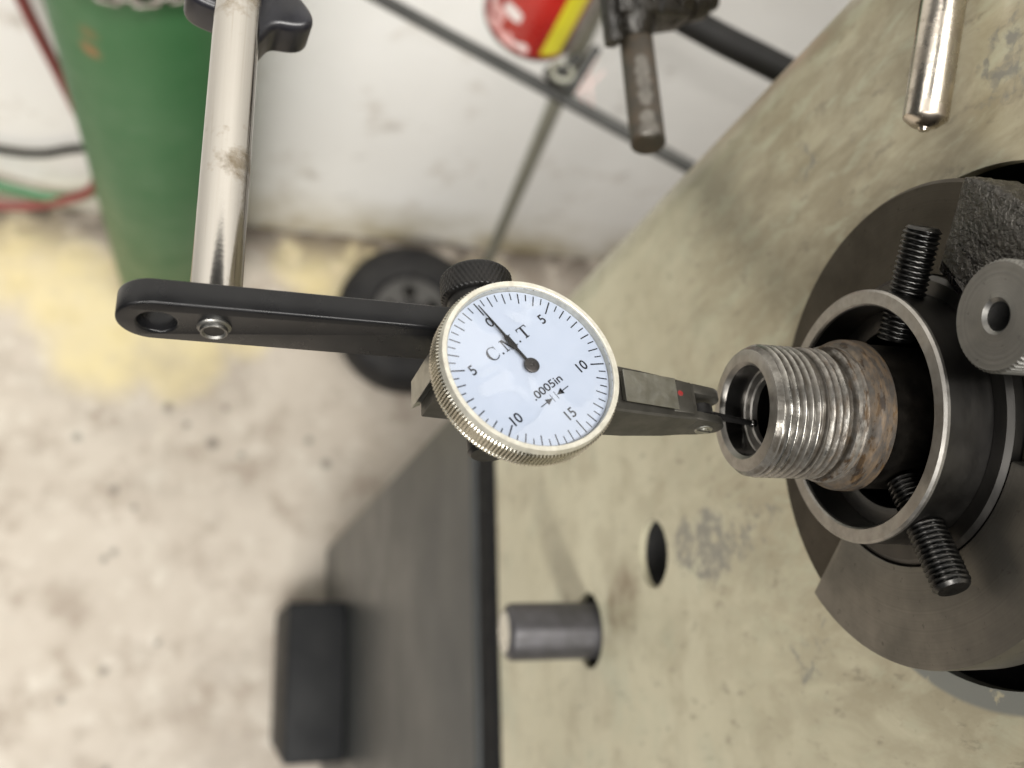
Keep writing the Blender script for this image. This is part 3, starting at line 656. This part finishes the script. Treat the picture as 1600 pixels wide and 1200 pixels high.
# body under the dial, tapering to the forked nose
BF = T((0, 2.0 * K, 0)) @ Matrix.Rotation(rad(-1.2), 4, 'Z')
sect = [(-16.5, 5.6, -7.6, -22.4), (0, 5.6, -7.6, -22.4), (21, 5.6, -8.6, -22.2), (30, 5.4, -9.2, -21.6), (40, 4.9, -10.0, -20.3), (44.2, 4.6, -10.4, -19.3)]
bm = bmesh.new(); rows = []
for x, hw, zt, zb in sect:
    ch = 0.45
    ring = [(-hw, zt - ch), (-hw + ch, zt), (hw - ch, zt), (hw, zt - ch), (hw, zb + ch), (hw - ch, zb), (-hw + ch, zb), (-hw, zb + ch)]
    rows.append([bm.verts.new((x * K, y * K, z * K)) for y, z in ring])
for a, b in zip(rows[:-1], rows[1:]):
    for i in range(8): bm.faces.new([a[i], a[(i + 1) % 8], b[(i + 1) % 8], b[i]])
bm.faces.new(rows[0][::-1]); bm.faces.new(rows[-1])
link('body', finish('body', bm, 'dark_satin'), ind, BF)
# two cheeks of the fork, rounded at the nose
cheek = [(43.8, -10.35), (50.0, -11.2)] + arc(49.6, -14.2, 3.0, 78, -70, 10) + [(48.0, -18.2), (43.8, -19.4)]
for y0, y1 in ((2.1, 4.55), (-4.55, -2.4)):
    bm = prism_bm(cheek, y0, y1, K, 0.3, 2, to=lambda x, z, y: (x, y, z))
    link('fork_cheek', finish('fork_cheek', bm, 'dark_satin'), ind, BF)
bm = lathe_bm([(0, 0.28), (1.0, 0.28), (1.15, 0.15), (1.9, 0.15), (2.1, 0.0), (2.1, -1.0), (0, -1.0)], 40, K)
piv = link('pivot_screw', finish('pivot_screw', bm, 'body_steel'), ind, BF @ frame((48.4 * K, -4.6 * K, -15.2 * K), (1, 0, 0), (0, 0, 1), (0, -1, 0)))
bm = box_bm(-1.7, 1.7, -0.22, 0.22, 0.29, 0.31, K)
link('screw_slot', finish('screw_slot', bm, 'groove_black'), piv)
# nose dovetail ridge and its undercut, with the red dot
ridge = [(-3.9, 0.0), (3.9, 0.0), (2.9, -1.5), (-2.9, -1.5)]
bm = prism_bm([(y, z) for y, z in ridge], 0, 13.6, K, 0.12, 1, to=lambda y, z, x: (x, y, z))
link('nose_dovetail', finish('nose_dovetail', bm, 'body_steel'), ind, BF @ T((24.4 * K, -0.2 * K, -7.0 * K)) @ Matrix.Rotation(rad(3.6), 4, 'Y'))
bm = box_bm(20.0, 22.6, -4.6, 4.6, -9.4, -7.2, K, 0.3)
link('nose_shoulder', finish('nose_shoulder', bm, 'body_steel'), ind, BF)
bm = lathe_bm([(0, 0.05), (0.6, 0.04), (0.72, 0.0), (0, 0.0)], 24, K)
link('red_dot', finish('red_dot', bm, 'red_paint'), ind, BF @ T((39.9 * K, 1.0 * K, -9.56 * K)), label='small red paint dot')
bm = box_bm(37.6, 43.0, -3.7, 4.1, -11.0, -9.55, K, 0.25)
link('nose_deck', finish('nose_deck', bm, 'dark_satin'), ind, BF @ T((0, 0, 0)))
# rear dovetail runs up the back of the body
bm = prism_bm([(-16.4, 2.2), (-18.3, 3.3), (-18.3, -3.3), (-16.4, -2.2)], -23.6, -7.8, K, 0.12, 1)
link('rear_dovetail', finish('rear_dovetail', bm, 'body_steel'), ind, BF)
# stylus: swivel block, shank, ball
bm = cyl_between((47.4 * K, -2.2 * K, -14.2 * K), (47.4 * K, 0.5 * K, -14.2 * K), 3.0 * K, 32, ch=0.2 * K)
st = link('stylus_swivel', finish('stylus_swivel', bm, 'black_oxide'), ind, BF)
bm = cyl_between((49.6 * K, -0.9 * K, -14.3 * K), (62.0 * K, -1.3 * K, -15.2 * K), 0.95 * K, 20, r2=0.65 * K)
link('stylus_shank', finish('stylus_shank', bm, 'black_oxide'), ind, BF)
bm = bmesh.new(); bmesh.ops.create_uvsphere(bm, u_segments=20, v_segments=12, radius=1.0 * K, matrix=T((62.6 * K, -1.32 * K, -15.25 * K)))
link('stylus_ball', finish('stylus_ball', bm, 'bored_steel'), ind, BF)

# ------------------------------------------------------------------ holding stand: flat black arm, polished rod, clamp knobs
stand = thing('indicator_holder', 'flat black arm on a polished steel rod holding the indicator', 'holder', DF)
AF = T((-60.0 * K, 0, -20.85 * K)) @ Matrix.Rotation(rad(-3.7), 4, 'Y')     # local x along the arm from the rod pin
hw = 7.0
outer = arc(-11.0, 0, hw, 90, 270, 24) + [(62, -hw), (62, hw)]
bm = plate_holes('arm', [(x * K, y * K) for x, y in outer], [(-10.3 * K, -0.3 * K, 3.7 * K, 40)], 5.7 * K)
bm.transform(frame((0, 12.0 * K, 0), (1, 0, 0), (0, 0, 1), (0, -1, 0)))
bmesh.ops.recalc_face_normals(bm, faces=bm.faces[:])
bmesh.ops.dissolve_limit(bm, angle_limit=rad(1), verts=bm.verts[:], edges=bm.edges[:])
es = [e for e in bm.edges if len(e.link_faces) == 2 and e.calc_face_angle(0) > rad(50)]
bmesh.ops.bevel(bm, geom=es, offset=0.55 * K, segments=3, affect='EDGES', profile=0.5)
arm = link('arm', finish('arm', bm, 'black_enamel', 40), stand, AF)
bm = lathe_bm([(0, 0.8), (0.25, 1.0), (2.0, 1.05), (2.35, 1.5), (2.65, 1.5), (2.75, 1.2), (2.75, 0.7), (3.1, 0.6), (3.35, 0.3), (3.35, -0.2), (0, -0.2)], 48, K)
link('rivet_pin', finish('rivet_pin', bm, 'turned_steel'), arm, frame((0.5 * K, 12.0 * K, -0.1 * K), (1, 0, 0), (0, 0, 1), (0, -1, 0)))
bm = lathe_bm([(0, 1.04), (1.95, 1.06), (1.95, 0.9), (0, 0.9)], 32, K)
link('pin_face', finish('pin_face', bm, 'black_oxide'), arm, frame((0.5 * K, 11.97 * K, -0.1 * K), (1, 0, 0), (0, 0, 1), (0, -1, 0)))
S0 = Vector((-59.6, 17.4, -20.9)); S1 = Vector((-59.78, 96.0, -13.3)); dr = (S1 - S0).normalized()
bm = cyl_between(S0 * K, (S0 + dr * 150) * K, 5.15 * K, 64, ch=0.3 * K)
link('rod', finish('rod', bm, 'polished_rod'), stand)
# knurled clamp knob behind the arm end
bm = bmesh.new(); segs = 180; prof = [(0, 12.6), (7.6, 12.6), (8.2, 12.0)] + [(8.2, 12.0 - 0.35 * i) for i in range(1, 16)] + [(8.2, 6.6), (7.5, 6.1), (6.9, 6.0), (6.9, 0.2), (0, 0.2)]
def kn(r, i, j):
    if 2 <= j <= 18:
        return r - 0.17 * (1 + math.sin(i * 2 * math.pi * 45 / 180 + j * 1.05)) / 2 - 0.17 * (1 + math.sin(i * 2 * math.pi * 45 / 180 - j * 1.05)) / 2
    return r
bm = lathe_bm(prof, 180, K, rfun=kn)
link('clamp_knob', finish('clamp_knob', bm, 'black_oxide', 50), stand, frame((-4.0 * K, 17.9 * K, -17.4 * K), (1, 0, 0), (0, 0, -1), (0, 1, 0)), label='small black knurled knob')
bm = cyl_between((-4 * K, -12.8 * K, -17.6 * K), (-4 * K, -3.0 * K, -17.6 * K), 4.4 * K, 40, ch=0.7 * K)
link('clamp_screw_end', finish('clamp_screw_end', bm, 'black_oxide'), stand)
bm = box_bm(-12, 2.0, 7.9, 11.7, -24.0, -11.0, K, 0.5)
link('clamp_block', finish('clamp_block', bm, 'black_oxide'), stand)
# lobed plastic knob further up the rod
pl = []
for i in range(96):
    a = 2 * math.pi * i / 96; r = 13.4 + 2.4 * math.cos(5 * a); pl.append((r * math.cos(a), r * math.sin(a)))
bm = prism_bm(pl, -6, 6, K)
es = [e for e in bm.edges if len(e.link_faces) == 2 and e.calc_face_angle(0) > rad(60)]
bmesh.ops.bevel(bm, geom=es, offset=2.0 * K, segments=4, affect='EDGES', profile=0.5)
link('lobed_knob', finish('lobed_knob', bm, 'plastic_black', 50), stand, T((-56.0 * K, 108.0 * K, -24 * K)) @ Matrix.Rotation(rad(12), 4, 'X') @ Matrix.Rotation(rad(-22), 4, 'Z'), label='black plastic lobed knob')
bm = lathe_bm([(0, -1), (5.6, -1), (7.5, 1), (7.5, 16), (0, 16)], 32, K)
link('clamp_body', finish('clamp_body', bm, 'plastic_black'), stand, T((-59.0 * K, 113.0 * K, -20 * K)) @ Matrix.Rotation(rad(12), 4, 'X'))

K = 0.001
# ------------------------------------------------------------------ steel lever pin at the upper right
bm = lathe_bm([(0, 0), (1.1, 0.05), (1.4, 0.7), (3.0, 1.1), (4.85, 2.6), (5.0, 3.0), (5.0, 60), (0, 60)], 64, K)
d = (Vector((0.0502, 0.0945, 0.0191)) - Vector((0.0477, 0.0685, 0.0106))).normalized()
m = d.to_track_quat('Z', 'Y').to_matrix().to_4x4(); m.translation = Vector((0.0473, 0.0657, 0.0097))
link('lever_pin', finish('lever_pin', bm, 'lever', 45), None, m, 'polished steel round lever with a chamfered tip over the cream panel', 'lever')

# ------------------------------------------------------------------ oily clamp with a worn bar
cl = thing('clamp_bracket', 'oily black clamp with a worn brown round bar sticking out', 'clamp', T((0.0285, 0.1588, -0.0965)))
P0, P1 = Vector((0, 0, 0)), Vector((-0.0018, -0.0438, 0.0071))
dv = (P1 - P0).normalized()
bm = cyl_between(P0 - dv * 0.006, P1, 0.0059, 48, ch=0.0006)
link('round_bar', finish('round_bar', bm, 'worn_bar'), cl)
dv = Vector((0.0058, -0.0346, -0.0084)).normalized()
# clamp body: split lug with boss, local z along the bar, x to the right
bx = Vector((1, 0.15, 0)); bx = (bx - dv * bx.dot(dv)).normalized(); by = (-dv).cross(bx)
CB = frame(P0 - dv * 0.004, bx, by, -dv)
bm = prism_bm([(-9.0, -7.5), (-8.0, 8), (-3.0, 12), (14, 13), (22, 10), (22, -4), (12, -7.5), (6.5, -8.5), (0, -8.0)], 4.5, 26, K, 1.5, 3)
link('clamp_lug', finish('clamp_lug', bm, 'oily', 40), cl, CB)
bm = lathe_bm([(0, -2.0), (5.5, -2.0), (7.2, 1.0), (8.2, 5.0), (8.2, 7)], 48, K)
link('bar_socket', finish('bar_socket', bm, 'oily'), cl, CB)
bm = prism_bm([(-11.5, -4), (-11.0, 4), (-6.2, 4.5), (-6.2, -4.5)], -4.0, 26, K, 1.0, 2)
link('side_cheek', finish('side_cheek', bm, 'oily', 40), cl, CB)
bm = box_bm(4.2, 4.8, -9.1, -8.0, 6, 26, K)
link('slit', finish('slit', bm, 'groove_black'), cl, CB @ Matrix.Rotation(rad(18), 4, 'Y'))
for a0, a1, r, mt, nm in ((14, 20, 9.2, 'oily', 'boss'), (20, 21.2, 9.6, 'silver_band', 'snap_ring'), (21.2, 28, 8.2, 'oily', 'boss'), (28, 33, 5.0, 'oily', 'bolt_head')):
    bm = cyl_between((a0 * K, 0.5 * K, 12.5 * K), (a1 * K, 0.9 * K, 14 * K), r * K, 48, ch=0.5 * K)
    link(nm, finish(nm, bm, mt), cl, CB)
bm = cyl_between((12 * K, 2 * K, 32 * K), (95 * K, 10 * K, 26 * K), 6.5 * K, 32)
link('brown_shaft', finish('brown_shaft', bm, 'brown_shaft'), cl, CB)
bm = cyl_between((-30 * K, 4 * K, 44 * K), (-22.5 * K, 2 * K, 29.5 * K), 4.0 * K, 32, ch=1.0 * K)
link('lever_stub', finish('lever_stub', bm, 'worn_bar'), cl, CB)
bm = cyl_between((-40 * K, 4 * K, 42 * K), (-5 * K, 4 * K, 34 * K), 4.0 * K, 32)
link('cross_arm', finish('cross_arm', bm, 'oily'), cl, CB)

# ------------------------------------------------------------------ black tube behind the clamp
bm = tube_bm([(0.03, 0.318, -0.222), (0.1222, 0.2688, -0.215), (0.1638, 0.2466, -0.209), (0.26, 0.20, -0.20)], 0.0078, 24)
link('black_tube', finish('black_tube', bm, 'cable_black'), None, None, 'thick black tube passing behind the lathe headstock', 'tube')

# ------------------------------------------------------------------ thin stand rods against the wall
bm = cyl_between((0.3117, 0.5951, F + 0.001), (0.1768 - 0.0304, 0.473 - 0.0275, -0.5181 + 0.21), 0.0082, 24)
pole = thing('grey_stand_pole', 'slim grey metal pole leaning below the red can', 'pole', T((0.3117, 0.5951, F)))
link('pole_tube', finish('pole_tube', bm, 'stand_grey'), pole, T((-0.3117, -0.5951, -F)))
bm = cyl_between((-0.09, 0.535, -0.525), (0.36, 0.284, -0.463), 0.0058, 24)
link('dark_rod', finish('dark_rod', bm, 'rod_dark'), None, None, 'thin dark rod crossing diagonally in front of the white wall', 'rod')

# ------------------------------------------------------------------ red can
CC = Vector((0.1160, 0.457, -0.470))
can = thing('spray_can', 'red can with white print and a yellow stripe', 'can', T(CC))
bm = lathe_bm([(0, 2.5), (30, 2.0), (36, 0.8), (38.5, 0.0), (40.5, 0.6), (41.3, 2.5), (40.6, 4.5)], 64, K)
link('bottom_rim', finish('bottom_rim', bm, 'can_metal'), can)
bm = lathe_bm([(40.6, 4.5), (41.5, 6.0), (41.5, 128), (40.0, 133), (30, 140), (0, 141)], 64, K)
link('can_body', finish('can_body', bm, 'can_red'), can)
def wrap(poly_az, r):
    """print patch wrapped on the can: list of (azimuth deg, z mm) rows lo/hi"""
    bm = bmesh.new(); rows = []
    for az, z0, z1 in poly_az:
        a = rad(az); rows.append([bm.verts.new((r * K * math.cos(a), r * K * math.sin(a), z * K)) for z in (z0, z0 + (z1 - z0) / 2, z1)])
    for a, b in zip(rows[:-1], rows[1:]):
        for i in range(2): bm.faces.new([a[i], b[i], b[i + 1], a[i + 1]])
    return bm
def print_patch(rows, mt):
    link('printed_patch', finish('printed_patch', wrap(rows, 41.62), mt), can)
print_patch([(az, 9 + 2.2 * math.sin(az * 0.21), 21 + 2.5 * math.sin(az * 0.33) - 0.10 * abs(az - 215)) for az in range(196, 262, 3)], 'can_pink')
print_patch([(az, 22.5 + 1.5 * math.sin(az * 0.4), 36 + 2.0 * math.sin(az * 0.5)) for az in range(190, 222, 3)], 'can_pink')
print_patch([(az, 38 - 3 * math.sin(rad((az - 214) * 7)), 46 + 3 * math.sin(rad((az - 214) * 7))) for az in range(214, 241, 3)], 'can_white')
print_patch([(az, 33 - 3 * math.sin(rad((az - 180) * 9)), 42 + 3 * math.sin(rad((az - 180) * 9))) for az in range(180, 201, 2)], 'can_white')
print_patch([(az, 12 - 1.5 * math.sin(rad((az - 244) * 9)), 17 + 1.5 * math.sin(rad((az - 244) * 9))) for az in range(236, 257, 2)], 'can_white')
print_patch([(az, 11, 100) for az in range(273, 298, 3)], 'can_yellow')
print_patch([(az, 8, 118) for az in range(300, 330, 3)], 'can_metal')

# bracket where the pole meets the rod, with a few loose pink threads
br = thing('wire_bracket', 'small dark wire bracket where the pole crosses the rod', 'bracket', T((0.1417, 0.4082, -0.4745)))
bm = bmesh.new()
for p, q, r in (((-0.012, 0.004, 0.004), (0.010, -0.006, -0.010), 0.007), ((-0.004, 0.0, 0.004), (0.014, 0.018, 0.008), 0.0045), ((0.010, -0.006, -0.010), (0.030, 0.028, 0.010), 0.0045)):
    bm = cyl_between(p, q, r, 20, bm=bm, ch=0.001)
link('bracket_body', finish('bracket_body', bm, 'rod_dark'), br)
bm = tube_bm([(math.cos(t * 0.7) * 0.009 - 0.002, math.sin(t * 0.7) * 0.009, 0.007 + t * 0.0004) for t in range(10)], 0.0022, 10, 4)
link('wire_loop', finish('wire_loop', bm, 'stand_grey'), br)
for i, pts in enumerate((((0.186, 0.452, -0.50), (0.176, 0.434, -0.513), (0.176, 0.420, -0.515), (0.183, 0.407, -0.513)), ((0.192, 0.440, -0.50), (0.181, 0.430, -0.512), (0.170, 0.424, -0.515)), ((0.178, 0.445, -0.50), (0.183, 0.425, -0.512), (0.185, 0.404, -0.515)))):
    bm = tube_bm(pts, 0.0011, 8, 8)
    link('loose_thread', finish('loose_thread', bm, 'thread_pink'), None, None, ('pink loose thread hanging lowest right of the red can', 'short pink thread curling left beside the red can', 'pink thread farthest right of the red can')[i], 'thread', 'pink threads by the can')

# ------------------------------------------------------------------ wheel lying on the floor
WC = (0.180, 0.520, F)
KW = 0.00112
wh = thing('rubber_wheel', 'dark round rubber wheel with a grey holed hub lying on the floor', 'wheel', T(WC))
bm = lathe_bm([(58, 84), (62, 92), (80, 96), (100, 94), (111, 84), (114, 60), (114, 36), (110, 12), (96, 2), (60, 2)], 72, KW)
link('tyre', finish('tyre', bm, 'tyre', 50), wh)
bm = plate_holes('hub', [(x * KW, y * KW) for x, y in arc(0, 0, 62, 0, 354, 59)], [(36 * KW * math.cos(a), 36 * KW * math.sin(a), 11 * KW, 24) for a in [i * 1.2566 + 0.4 for i in range(5)]] + [(0, 0, 8 * KW, 20)], 0.02)
bm.transform(T((0, 0, 0.092)))
link('hub', finish('hub', bm, 'hub_grey'), wh)
bm = lathe_bm([(9, 83), (20, 84), (22, 82), (22, 60), (9, 60)], 32, KW)
link('hub_boss', finish('hub_boss', bm, 'tyre'), wh)

# ------------------------------------------------------------------ green gas cylinder, chain and hoses by the wall
GC = Vector((-0.207, 0.588, F)); GR = 0.0955
gas = thing('gas_cylinder', 'tall green steel gas cylinder standing against the white wall', 'gas cylinder', T(GC))
bm = lathe_bm([(0, 0.004), (0.070, 0.0), (0.088, 0.006), (GR, 0.022), (GR, 0.5), (GR, 1.02), (0.088, 1.08), (0.065, 1.125), (0.035, 1.15), (0.033, 1.19), (0, 1.19)], 96)
bm.transform(T(GC))
link('cylinder_body', finish('cylinder_body', bm, 'green', 40), gas, T(-GC))
bm = lathe_bm([(0, 1.188), (0.012, 1.188), (0.012, 1.22), (0.022, 1.222), (0.022, 1.245), (0, 1.25)], 32)
link('valve', finish('valve', bm, 'can_metal'), gas)
chain = thing('chain', 'steel chain slung round the green gas cylinder', 'chain', T((GC.x, GC.y, -0.555)))
link_me = None
path = []
for i in range(400):
    a = rad(160 + 220 * i / 399); path.append(Vector((math.cos(a) * (GR + 0.006), math.sin(a) * (GR + 0.006), -0.010 - 0.004 * math.sin(a * 3 + 1))))
acc = [0.0]
for a, b in zip(path[:-1], path[1:]): acc.append(acc[-1] + (b - a).length)
pit = 0.0150; nl = int(acc[-1] / pit)
def link_mesh():
    pts = []
    for t in range(24):
        a = 2 * math.pi * t / 24; pts.append(((0.0062 if math.cos(a) > 0 else -0.0062) + 0.0048 * math.cos(a), 0.0048 * math.sin(a), 0))
    bm = bmesh.new(); rows = []
    for i in range(24):
        p = Vector(pts[i]); t = (Vector(pts[(i + 1) % 24]) - Vector(pts[i - 1])).normalized(); s = t.cross(Vector((0, 0, 1)))
        rows.append([bm.verts.new(p + (s * math.cos(k * math.pi / 4) + Vector((0, 0, 1)) * math.sin(k * math.pi / 4)) * 0.0021) for k in range(8)])
    for i in range(24):
        for k in range(8): bm.faces.new([rows[i][k], rows[i][(k + 1) % 8], rows[(i + 1) % 24][(k + 1) % 8], rows[(i + 1) % 24][k]])
    return finish('chain_link', bm, 'chain_zinc', 80)
link_me = link_mesh(); j = 0
for i in range(nl):
    s = i * pit
    while j < len(acc) - 2 and acc[j] < s: j += 1
    p = path[j]; t = (path[min(j + 1, 399)] - path[max(j - 1, 0)]).normalized(); rdl = Vector((p.x, p.y, 0)).normalized(); up = t.cross(rdl)
    ang = 42 if i % 2 else -48
    m = frame(p, t, up, rdl) @ Matrix.Rotation(rad(ang), 4, 'X') if False else frame(p, t, rdl.cross(t), rdl) @ Matrix.Rotation(rad(ang), 4, 'X')
    link('chain_link', link_me, chain, m)
HY_ = WY - 0.03
bm = tube_bm([(-0.375, HY_, -0.62), (-0.3547, HY_, -0.8444), (-0.3367, HY_, -0.991), (-0.322, HY_, -1.14), (-0.330, HY_, -1.279), (-0.380, HY_ - 0.005, -1.338), (-0.479, HY_ - 0.01, -1.372), (-0.62, HY_, -1.36)], 0.0075, 14)
link('red_hose', finish('red_hose', bm, 'hose_red'), None, None, 'red rubber hose looping down the wall left of the gas cylinder', 'hose')
bm = tube_bm([(-0.60, HY_, -1.26), (-0.469, HY_, -1.322), (-0.40, HY_, -1.345), (-0.345, HY_, -1.318), (-0.30, HY_ + 0.01, -1.25), (-0.25, HY_ + 0.015, -1.0)], 0.0080, 14)
link('green_hose', finish('green_hose', bm, 'hose_green'), None, None, 'green hose running low along the wall left of the cylinder', 'hose')
bm = tube_bm([(-0.62, WY - 0.012, -1.21), (-0.46, WY - 0.012, -1.238), (-0.40, WY - 0.012, -1.236), (-0.335, WY - 0.012, -1.205), (-0.2, WY - 0.012, -1.19), (-0.12, WY - 0.012, -1.3)], 0.0062, 12)
link('black_cable', finish('black_cable', bm, 'cable_black'), None, None, 'black cable sagging across the white wall behind the cylinder', 'cable')
